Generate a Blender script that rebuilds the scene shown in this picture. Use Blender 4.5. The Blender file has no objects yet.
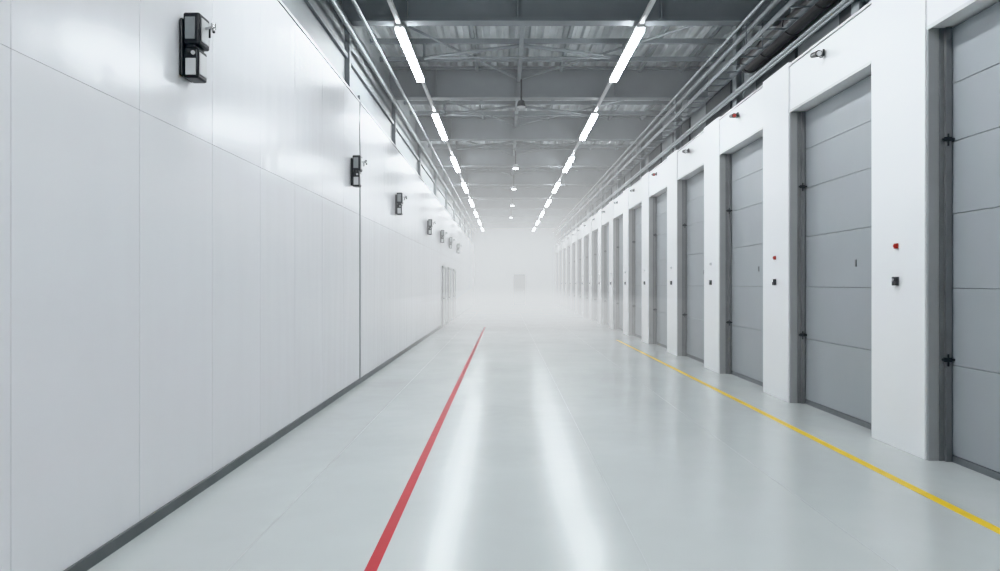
import bpy, math, random
from mathutils import Vector
random.seed(4)
S=bpy.context.scene
COL=S.collection
try: S.view_settings.view_transform='Khronos PBR Neutral'
except Exception: S.view_settings.view_transform='Standard'
S.view_settings.look='None'

# ---------------- materials ----------------
def mat(name,col,rough=.5,metal=0,noise=0,nscale=3,bump=0,bscale=8,rvar=0,stretch=(1,1,1),emit=0,spec=.5):
    m=bpy.data.materials.new(name); m.use_nodes=True
    nt=m.node_tree; b=nt.nodes['Principled BSDF']
    b.inputs['Base Color'].default_value=(*col,1); b.inputs['Roughness'].default_value=rough
    b.inputs['Metallic'].default_value=metal
    b.inputs['Specular IOR Level'].default_value=spec
    if emit:
        b.inputs['Emission Color'].default_value=(*col,1); b.inputs['Emission Strength'].default_value=emit
    tc=nt.nodes.new('ShaderNodeTexCoord'); mp=nt.nodes.new('ShaderNodeMapping')
    mp.inputs['Scale'].default_value=stretch
    nt.links.new(tc.outputs['Object'],mp.inputs[0])
    if noise or rvar:
        n=nt.nodes.new('ShaderNodeTexNoise'); n.inputs['Scale'].default_value=nscale; n.inputs['Detail'].default_value=2
        nt.links.new(mp.outputs[0],n.inputs['Vector'])
        if noise:
            r=nt.nodes.new('ShaderNodeValToRGB')
            r.color_ramp.elements[0].position=.2; r.color_ramp.elements[1].position=.8
            r.color_ramp.elements[0].color=(*[c*(1-noise) for c in col],1)
            r.color_ramp.elements[1].color=(*[min(1,c*(1+noise)) for c in col],1)
            nt.links.new(n.outputs[0],r.inputs[0]); nt.links.new(r.outputs[0],b.inputs['Base Color'])
        if rvar:
            mr=nt.nodes.new('ShaderNodeMapRange'); mr.inputs['From Min'].default_value=.2; mr.inputs['From Max'].default_value=.8
            mr.inputs['To Min'].default_value=max(0.02,rough-rvar); mr.inputs['To Max'].default_value=rough+rvar
            nt.links.new(n.outputs[0],mr.inputs['Value']); nt.links.new(mr.outputs[0],b.inputs['Roughness'])
    if bump:
        n2=nt.nodes.new('ShaderNodeTexNoise'); n2.inputs['Scale'].default_value=bscale; n2.inputs['Detail'].default_value=1.0
        nt.links.new(mp.outputs[0],n2.inputs['Vector'])
        bp=nt.nodes.new('ShaderNodeBump'); bp.inputs['Strength'].default_value=bump; bp.inputs['Distance'].default_value=.02
        nt.links.new(n2.outputs[0],bp.inputs['Height']); nt.links.new(bp.outputs[0],b.inputs['Normal'])
    return m
M_panel=mat('white_panel',(.80,.805,.825),.19,noise=.004,nscale=.5,bump=.32,bscale=1.5,stretch=(1,2.2,.3))
M_seam=mat('panel_seam',(.68,.69,.70),.6,noise=.02)
M_pier=mat('white_pier',(.80,.81,.82),.40,noise=.012,nscale=1,bump=.03)
M_floor=mat('epoxy_floor',(.53,.56,.555),.22,noise=.03,nscale=.8,bump=.2,bscale=3.2,rvar=.04,stretch=(1,.8,1),spec=.45)
M_joint=mat('floor_joint',(.46,.485,.485),.4,noise=.03)
M_red=mat('red_line_paint',(.48,.016,.028),.4,noise=.06,nscale=9,spec=.3)
M_yel=mat('yellow_line_paint',(.80,.57,.05),.4,noise=.06,nscale=9,spec=.3)
M_base=mat('dark_skirting',(.15,.16,.165),.5,noise=.1)
M_door=mat('grey_door_skin',(.335,.36,.38),.38,noise=.03,nscale=1.5,bump=.06,bscale=6)
M_dseam=mat('door_seam',(.17,.18,.19),.5,noise=.05)
M_reveal=mat('galv_reveal',(.34,.345,.35),.45,metal=.1,noise=.06)
M_track=mat('door_track',(.22,.225,.23),.4,metal=.3,noise=.1)
M_beam=mat('painted_steel',(.21,.23,.245),.5,noise=.08,nscale=2)
M_deck=mat('corrugated_deck',(.52,.55,.565),.45,noise=.3,nscale=1.2)
M_upper=mat('upper_cladding',(.27,.29,.30),.5,noise=.06,nscale=1.5)
M_upd=mat('upper_cladding_dark',(.06,.065,.07),.5,noise=.2)
M_pipe=mat('conduit',(.32,.35,.365),.4,metal=.3,noise=.06)
M_duct=mat('duct_wrap',(.075,.07,.07),.45,noise=.2)
M_blk=mat('black_plastic',(.03,.031,.034),.3,noise=.2)
M_lgrey=mat('light_grey_plastic',(.58,.59,.60),.3,noise=.03)
M_chrome=mat('chrome',(.6,.6,.6),.2,metal=1,noise=.03)
M_redb=mat('red_button',(.40,.03,.02),.3,noise=.05)
M_lamp=mat('lamp_tube',(.95,.98,1),.4,emit=65)
M_bay=mat('bay_lamp',(.95,.98,1),.4,emit=30)
M_fd=mat('far_door_blue_grey',(.02,.03,.045),.4,noise=.1)
M_end=mat('end_wall_white',(.78,.79,.80),.5,noise=.02)

# ---------------- mesh helpers ----------------
class MB:
    def __init__(s): s.v=[];s.f=[];s.mi=[];s.m=[]
    def mid(s,m):
        if m not in s.m: s.m.append(m)
        return s.m.index(m)
    def box(s,x0,x1,y0,y1,z0,z1,m):
        n=len(s.v)
        s.v+=[(x0,y0,z0),(x1,y0,z0),(x1,y1,z0),(x0,y1,z0),(x0,y0,z1),(x1,y0,z1),(x1,y1,z1),(x0,y1,z1)]
        for f in [(0,3,2,1),(4,5,6,7),(0,1,5,4),(1,2,6,5),(2,3,7,6),(3,0,4,7)]:
            s.f.append(tuple(n+i for i in f)); s.mi.append(s.mid(m))
        return s
    def cyl(s,p,q,r,m,seg=12,r2=None):
        p=Vector(p);q=Vector(q);d=(q-p).normalized()
        a=d.orthogonal().normalized();b=d.cross(a); r2=r if r2 is None else r2
        n=len(s.v);k=s.mid(m)
        for c,rr in((p,r),(q,r2)):
            for i in range(seg):
                t=2*math.pi*i/seg; s.v.append(tuple(c+a*math.cos(t)*rr+b*math.sin(t)*rr))
        for i in range(seg):
            j=(i+1)%seg; s.f.append((n+i,n+j,n+seg+j,n+seg+i)); s.mi.append(k)
        s.f.append(tuple(n+i for i in reversed(range(seg)))); s.mi.append(k)
        s.f.append(tuple(n+seg+i for i in range(seg))); s.mi.append(k)
        return s
    def obj(s,name,parent=None,bevel=0,seg=2):
        me=bpy.data.meshes.new(name); me.from_pydata(s.v,[],s.f)
        for m in s.m: me.materials.append(m)
        for p,i in zip(me.polygons,s.mi): p.material_index=i
        me.update()
        o=bpy.data.objects.new(name,me); COL.objects.link(o)
        if parent: o.parent=parent; o.matrix_parent_inverse=parent.matrix_world.inverted()
        if bevel:
            b=o.modifiers.new('bevel','BEVEL'); b.width=bevel; b.segments=seg; b.limit_method='ANGLE'
        return o
def empty(name,loc=(0,0,0)):
    e=bpy.data.objects.new(name,None); COL.objects.link(e); e.location=loc; e.empty_display_size=.2
    bpy.context.view_layer.update(); return e

Y0,Y1=-13.0,53.4
XL,XR=-2.35,3.82
ZW=4.53
ZD=6.3
DL=XR+.21      # door leaf plane
# ---------------- floor ----------------
f=MB(); f.box(-3.2,5.0,Y0-.5,Y1+.5,-.2,0,M_floor)
for x in (.81,-1.55,2.2): f.box(x-.002,x+.002,Y0,Y1-.1,0,.0012,M_joint)
f.obj('floor')
MB().box(-.785,-.715,Y0,26,0,.002,M_red).obj('red_floor_line')
MB().box(3.16,3.24,Y0,20,0,.002,M_yel).obj('yellow_floor_line')

# ---------------- left wall ----------------
w=MB(); w.box(XL-.15,XL-.012,Y0,Y1,0,ZW-.01,M_seam)
ys=[1.08-1.13*i for i in range(12,-1,-1)]+[2.21,3.33,4.50,5.62,6.72,7.83,9.0,10.2,11.31]
yy=11.39
ys2=[yy]
while yy<Y1-2.4: yy+=2.26; ys2.append(yy)
ys2.append(Y1)
g=.0018
for L in (ys,ys2):
    for a,b in zip(L[:-1],L[1:]):
        w.box(XL-.02,XL,a+g,b-g,.0,2.72-g*.4,M_panel)
        w.box(XL-.02,XL,a+g,b-g,2.72+g*.4,ZW,M_panel)
w.box(XL-.03,XL+.006,11.315,11.385,0,ZW+.12,M_upper)
w.box(XL-.16,XL+.012,Y0,11.31,ZW,ZW+.035,M_lgrey)
w.box(XL-.16,XL+.012,11.39,Y1,ZW,ZW+.035,M_lgrey)
w.obj('wall_left',bevel=.0012,seg=1)
MB().box(XL,XL+.018,Y0,Y1-.02,0,.075,M_base).obj('baseboard_left')
XU=-2.52
u=MB(); u.box(XU-.17,XU,Y0,Y1,ZW-.2,ZD+.1,M_upper)
y=Y0+1
while y<Y1:
    u.box(XU,XU+.08,y,y+.1,ZW+.04,ZD-.02,M_beam); y+=4.6
u.box(XU,XU+.05,Y0,Y1,5.15,5.22,M_beam)
u.obj('wall_left_upper')
# ---------------- right wall ----------------
w=MB()
P0=6.37; PER=3.07; PW=.93; ks=range(-6,16)
for k in ks:
    y=P0+PER*k
    if y>Y1: continue
    y2=min(y+PW,Y1)
    w.box(XR,XR+.45,y,y2,0,ZW+.06,M_pier)
    if y2<Y1:
        ye=min(y+PER,Y1)
        w.box(XR+.02,XR+.45,y2,ye,3.92,ZW,M_pier)
        w.box(XR+.005,XR+.02,y2+.02,ye-.02,3.90,3.94,M_lgrey)
        w.box(XR+.0,XR+.45,y2,ye,ZW,ZW+.03,M_lgrey)
w.obj('wall_right',bevel=.004,seg=2)
u=MB(); u.box(4.45,4.6,Y0,Y1,ZW-.3,ZD+.1,M_upper)
for k in ks:
    y=P0+PER*k
    if y+PER>Y1: continue
    u.box(4.41,4.45,y+1.2,y+PER-.2,4.85,5.65,M_upd)
    for z in (4.83,5.63): u.box(4.39,4.45,y+1.15,y+PER-.15,z,z+.05,M_beam)
u.obj('wall_right_upper')
n=0
for k in range(-6,15):
    a=P0+PER*k+PW; c=P0+PER*(k+1)
    n+=1
    e=empty('door_%d'%n,(DL,(a+c)/2,0))
    d=MB()
    zs=[.06,.87,1.56,2.23,2.88,3.40,3.91]
    for i,(z0,z1) in enumerate(zip(zs[:-1],zs[1:])):
        d.box(DL,DL+.06,a+.02,c-.02,z0+.002,z1-.002,M_door)
    d.obj('sections',e,bevel=.004)
    d=MB(); d.box(DL+.035,DL+.08,a+.02,c-.02,.03,3.91,M_dseam); d.box(DL-.01,DL+.07,a+.02,c-.02,.0,.06,M_dseam)
    d.obj('seal',e)
    d=MB()
    d.box(XR+.015,DL+.13,c-.03,c-.0,0,3.92,M_reveal)
    d.box(XR+.015,DL+.13,a,a+.03,0,3.92,M_reveal)
    d.box(DL-.06,DL-.01,c-.075,c-.03,0,3.91,M_track)
    d.box(DL-.06,DL-.01,a+.03,a+.075,0,3.91,M_track)
    d.box(DL-.10,DL-.01,c-.042,c-.03,0,3.91,M_track)
    d.obj('frame',e)
    d=MB()
    for z in (.92,2.90):
        d.box(DL-.09,DL-.02,c-.095,c-.078,z-.02,z+.02,M_blk)
        d.cyl((DL-.105,c-.087,z),(DL-.08,c-.087,z),.012,M_blk)
        d.cyl((DL-.05,c-.087,z-.06),(DL-.05,c-.087,z+.05),.008,M_blk)
        d.box(DL-.02,DL,c-.105,c-.08,z-.009,z+.009,M_blk)
    d.box(DL-.012,DL,(a+c)/2-.35,(a+c)/2-.325,1.80,1.88,M_track)
    d.obj('latch',e,bevel=.003)
for k in range(-4,15):
    y=P0+PER*k+.45
    e=empty('door_control_station',(XR,y,1.8))
    rb=M_redb if k<2 else M_lgrey
    d=MB(); d.box(XR-.022,XR,y-.026,y+.026,1.945,1.995,rb); d.cyl((XR-.035,y,1.97),(XR-.022,y,1.97),.015,rb)
    d.box(XR-.035,XR,y-.036,y+.036,1.585,1.67,M_blk); d.cyl((XR-.045,y,1.64),(XR-.035,y,1.64),.018,M_chrome)
    d.obj('buttons',e,bevel=.005)
    yb=P0+PER*k+2.05
    e=empty('signal_beacon',(XR,yb,4.37))
    z=4.37
    d=MB(); d.box(XR-.02,XR,yb-.05,yb+.05,z-.04,z+.04,M_blk)
    d.cyl((XR-.02,yb,z),(XR-.09,yb-.02,z),.02,M_blk)
    d.cyl((XR-.09,yb-.10,z-.03),(XR-.09,yb+.07,z),.04,M_blk,r2=.032)
    d.cyl((XR-.09,yb-.12,z-.035),(XR-.09,yb-.10,z-.03),.028,M_redb if k==1 or k==3 else M_lgrey)
    d.obj('housing',e)

# ---------------- end walls ----------------
w=MB(); w.box(-2.85,4.8,Y1,Y1+.2,0,ZD+.1,M_end); w.obj('wall_end')
w=MB(); w.box(-2.85,4.8,Y0-.2,Y0,0,ZD+.1,M_end); w.obj('wall_back')
x0,x1=.70,1.50
e=empty('door_%d'%(n+1),(1.1,Y1-.05,0))
d=MB(); d.box(x0,x1,Y1-.06,Y1,0,2.3,M_fd); d.box(x0-.05,x0,Y1-.08,Y1,0,2.36,M_base); d.box(x1,x1+.05,Y1-.08,Y1,0,2.36,M_base); d.box(x0-.05,x1+.05,Y1-.08,Y1,2.3,2.36,M_base)
d.cyl((1.42,Y1-.12,1.05),(1.42,Y1-.05,1.05),.03,M_chrome)
d.obj('leaf',e)
for i,yd in enumerate((26.2,28.8,31.6)):
    e=empty('door_%d'%(n+2+i),(XL,yd,0))
    d=MB(); d.box(XL,XL+.02,yd,yd+1.2,.0,2.2,M_lgrey)
    d.box(XL,XL+.04,yd-.08,yd,0,2.28,M_reveal); d.box(XL,XL+.04,yd+1.2,yd+1.28,0,2.28,M_reveal); d.box(XL,XL+.04,yd-.08,yd+1.28,2.2,2.28,M_reveal)
    d.cyl((XL+.02,yd+.15,1.05),(XL+.08,yd+.15,1.05),.02,M_blk)
    d.obj('leaf',e)

# ---------------- alarm speakers (left) ----------------
for i,y in enumerate((5.1,10.7,15.05,21.2,25.4,29.3,34)):
    e=empty('alarm_speaker',(XL,y,3.3))
    d=MB()
    d.box(XL,XL+.03,y-.06,y+.13,3.10,3.52,M_blk)
    d.box(XL+.03,XL+.15,y-.06,y+.12,3.33,3.56,M_blk)
    d.box(XL+.03,XL+.135,y-.05,y+.11,3.09,3.31,M_blk)
    d.box(XL+.04,XL+.12,y-.05,y+.1,3.30,3.34,M_blk)
    d.obj('housing',e,bevel=.018,seg=3)
    d=MB()
    d.box(XL+.045,XL+.12,y-.066,y-.058,3.365,3.525,M_upper)
    d.box(XL+.148,XL+.157,y-.03,y+.09,3.36,3.53,M_lgrey)
    d.box(XL+.133,XL+.142,y-.03,y+.09,3.12,3.28,M_lgrey)
    d.box(XL+.045,XL+.12,y-.058,y-.048,3.11,3.23,M_lgrey)
    d.cyl((XL+.10,y-.060,3.27),(XL+.10,y-.046,3.27),.015,M_lgrey,16)
    d.obj('grille',e,bevel=.004)
    d=MB()
    d.cyl((XL+.15,y+.03,3.47),(XL+.225,y+.0,3.47),.010,M_chrome)
    d.cyl((XL+.225,y,3.45),(XL+.225,y,3.495),.018,M_chrome)
    d.cyl((XL+.225,y,3.47),(XL+.245,y-.04,3.42),.010,M_blk)
    d.cyl((XL+.19,y+.02,3.47),(XL+.19,y+.02,3.40),.007,M_blk)
    d.obj('bracket',e)

# ---------------- ceiling ----------------
c=MB()
pitch=.25; x=XU; prof=[]
while x<4.45:
    prof+=[(x,ZD),(x+.09,ZD),(x+.12,ZD+.06),(x+.22,ZD+.06)]; x+=pitch
kk=c.mid(M_deck)
for px,pz in prof: c.v.append((px,Y0,pz)); c.v.append((px,Y1,pz))
for i in range(len(prof)-1):
    c.f.append((2*i,2*i+2,2*i+3,2*i+1)); c.mi.append(kk)
c.box(-2.85,4.8,Y0,Y1,ZD+.1,ZD+.2,M_upper)
c.obj('ceiling')
b=MB()
XB0,XB1=XU+.01,4.40
yb=[10.8+4.4*i for i in range(-5,10)]
for y in yb:
    b.box(XB0,XB1,y-.01,y+.01,5.66,6.24,M_beam)
    b.box(XB0,XB1,y-.11,y+.11,5.62,5.66,M_beam)
    b.box(XB0,XB1,y-.11,y+.11,6.24,6.29,M_beam)
    for x in (-1.5,.2,2.4): b.box(x-.008,x+.008,y-.1,y+.1,5.66,6.24,M_beam)
b.obj('roof_beams')
b=MB()
for i in range(len(yb)-1):
    a,d_=yb[i]+.12,yb[i+1]-.12
    for x in (-1.9,-.6,.3,1.2,2.9,3.8):
        b.box(x-.03,x+.03,a,d_,6.16,6.28,M_beam)
    for t in (.25,.5,.75):
        yc=a+(d_-a)*t
        b.box(XB0,XB1,yc-.03,yc+.03,6.06,6.15,M_beam)
    yc=a+(d_-a)*.5
    b.cyl((-1.5,yc,5.80),(.3,yc,6.03),.035,M_beam,8); b.cyl((2.2,yc,5.80),(.3,yc,6.03),.035,M_beam,8)
    b.cyl((-1.5,yc,5.80),(-1.5,yc,6.1),.025,M_beam,8); b.cyl((2.2,yc,5.80),(2.2,yc,6.1),.025,M_beam,8)
    b.cyl((-1.5,yc,5.80),(2.2,yc,5.80),.02,M_beam,8)
    b.cyl((-2.3,a,6.0),(.3,d_,6.0),.022,M_beam,8); b.cyl((4.1,a,6.0),(.3,d_,6.0),.022,M_beam,8)
b.box(.26,.34,Y0,Y1,5.98,6.06,M_beam)
b.obj('roof_purlins')
for y in (3.9,8.2,12.5,16.9,21.2,25.5,29.8,34.1,38.4,42.6,47,51.3):
    d=MB(); d.box(4.10,4.12,y-.09,y+.09,ZW+.06,6.24,M_pipe); d.box(4.22,4.24,y-.09,y+.09,ZW+.06,6.24,M_pipe); d.box(4.12,4.22,y-.01,y+.01,ZW+.06,6.24,M_pipe)
    d.box(4.06,4.28,y-.13,y+.13,ZW+.06,ZW+.09,M_pipe)
    d.obj('steel_column')
d=MB()
for x,z,r in ((-2.33,5.42,.035),(-2.38,5.58,.025),(-2.12,5.56,.03),(3.80,5.57,.045),(3.62,5.57,.025),(4.02,5.58,.02),(4.0,4.92,.035),(3.92,4.80,.02)):
    d.cyl((x,Y0+.05,z),(x,Y1-.05,z),r,M_pipe)
d.obj('conduit_pipes')
d=MB()
for x in (3.7,3.98):
    d.box(x,x+.012,Y0+.05,Y1-.05,5.20,5.28,M_beam)
y=Y0+.1
while y<Y1-.5: d.box(3.7,3.98,y,y+.03,5.20,5.215,M_beam); y+=.4
for y in yb:
    for x in (3.72,3.97): d.cyl((x,y,5.22),(x,y,5.62),.008,M_beam,6)
d.obj('cable_tray')
d=MB()
d.cyl((4.24,9.0,5.42),(4.24,12.2,5.42),.15,M_duct,20)
for yy_ in (9.3,10.3,11.3,12.1): d.cyl((4.24,yy_,5.42),(4.24,yy_+.05,5.42),.165,M_duct,20)
d.obj('ventilation_duct')
for X in (-1.62,2.08):
    e=empty('linear_light_row',(X,20,5.6))
    t=MB(); t.box(X-.03,X+.03,Y0+.05,Y1-.1,5.56,5.61,M_lgrey)
    l=MB(); h=MB()
    ys_=[10.75+5.45*i for i in range(-4,8)]
    for y in ys_:
        h.box(X-.07,X+.07,y-.05,min(y+2.75,Y1-.1),5.525,5.56,M_lgrey)
        l.box(X-.062,X+.062,y,min(y+2.7,Y1-.15),5.48,5.525,M_lamp)
    t.obj('rail',e);h.obj('housings',e);l.obj('tubes',e)
for y in (15.0,23,28,34,40):
    X=.35
    d=MB(); d.cyl((X,y,5.98),(X,y,5.52),.02,M_blk,8); d.cyl((X,y,5.52),(X,y,5.40),.07,M_lgrey if y>16 else M_blk,20,r2=.10)
    d.cyl((X,y,5.40),(X,y,5.38),.085,M_bay if y>16 else M_lgrey,20)
    d.obj('high_bay_lamp' if y>16 else 'smoke_detector')

# ---------------- fog with built-in glow ----------------
e=empty('glow_fog_bank',(0,35,0))
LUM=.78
cnt=[0]
def glow_fog(y0,dens,zt):
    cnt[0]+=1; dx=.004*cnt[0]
    m=bpy.data.materials.new('glow_fog'); m.use_nodes=True; nt=m.node_tree
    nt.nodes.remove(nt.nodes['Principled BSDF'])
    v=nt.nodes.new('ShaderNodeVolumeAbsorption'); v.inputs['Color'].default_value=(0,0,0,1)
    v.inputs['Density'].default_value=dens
    em=nt.nodes.new('ShaderNodeEmission'); em.inputs[0].default_value=(.955,.985,1,1); em.inputs[1].default_value=dens*LUM  # emission put in as stand-in for lamp light scattered by the mist
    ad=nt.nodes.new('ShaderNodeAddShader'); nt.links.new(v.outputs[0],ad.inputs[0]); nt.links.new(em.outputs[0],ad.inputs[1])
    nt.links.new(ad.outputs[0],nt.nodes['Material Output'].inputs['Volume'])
    MB().box(XL+.045+dx,XR-.05-dx,y0,Y1-.09-dx,.004+dx*.1,zt,m).obj('glow_fog_layer',e)
glow_fog(5,.007,6.22)
glow_fog(12,.013,6.1)
glow_fog(18,.016,5.6)
glow_fog(24,.017,5.1)
# low-lying bank, self-lit as well
glow_fog(13,.018,1.3)
glow_fog(18,.035,1.1)
glow_fog(24,.05,.9)

# world
W=bpy.data.worlds.new('World'); S.world=W; W.use_nodes=True
W.node_tree.nodes['Background'].inputs[0].default_value=(.8,.88,.95,1); W.node_tree.nodes['Background'].inputs[1].default_value=.5
# camera
cd=bpy.data.cameras.new('camera'); cam=bpy.data.objects.new('camera',cd); COL.objects.link(cam)
cam.location=(0,0,1.6); cam.rotation_euler=(math.radians(90),0,0)
cd.sensor_width=36; cd.lens=25.2; cd.shift_x=-.005; cd.shift_y=-.0015; cd.clip_end=200
S.camera=cam
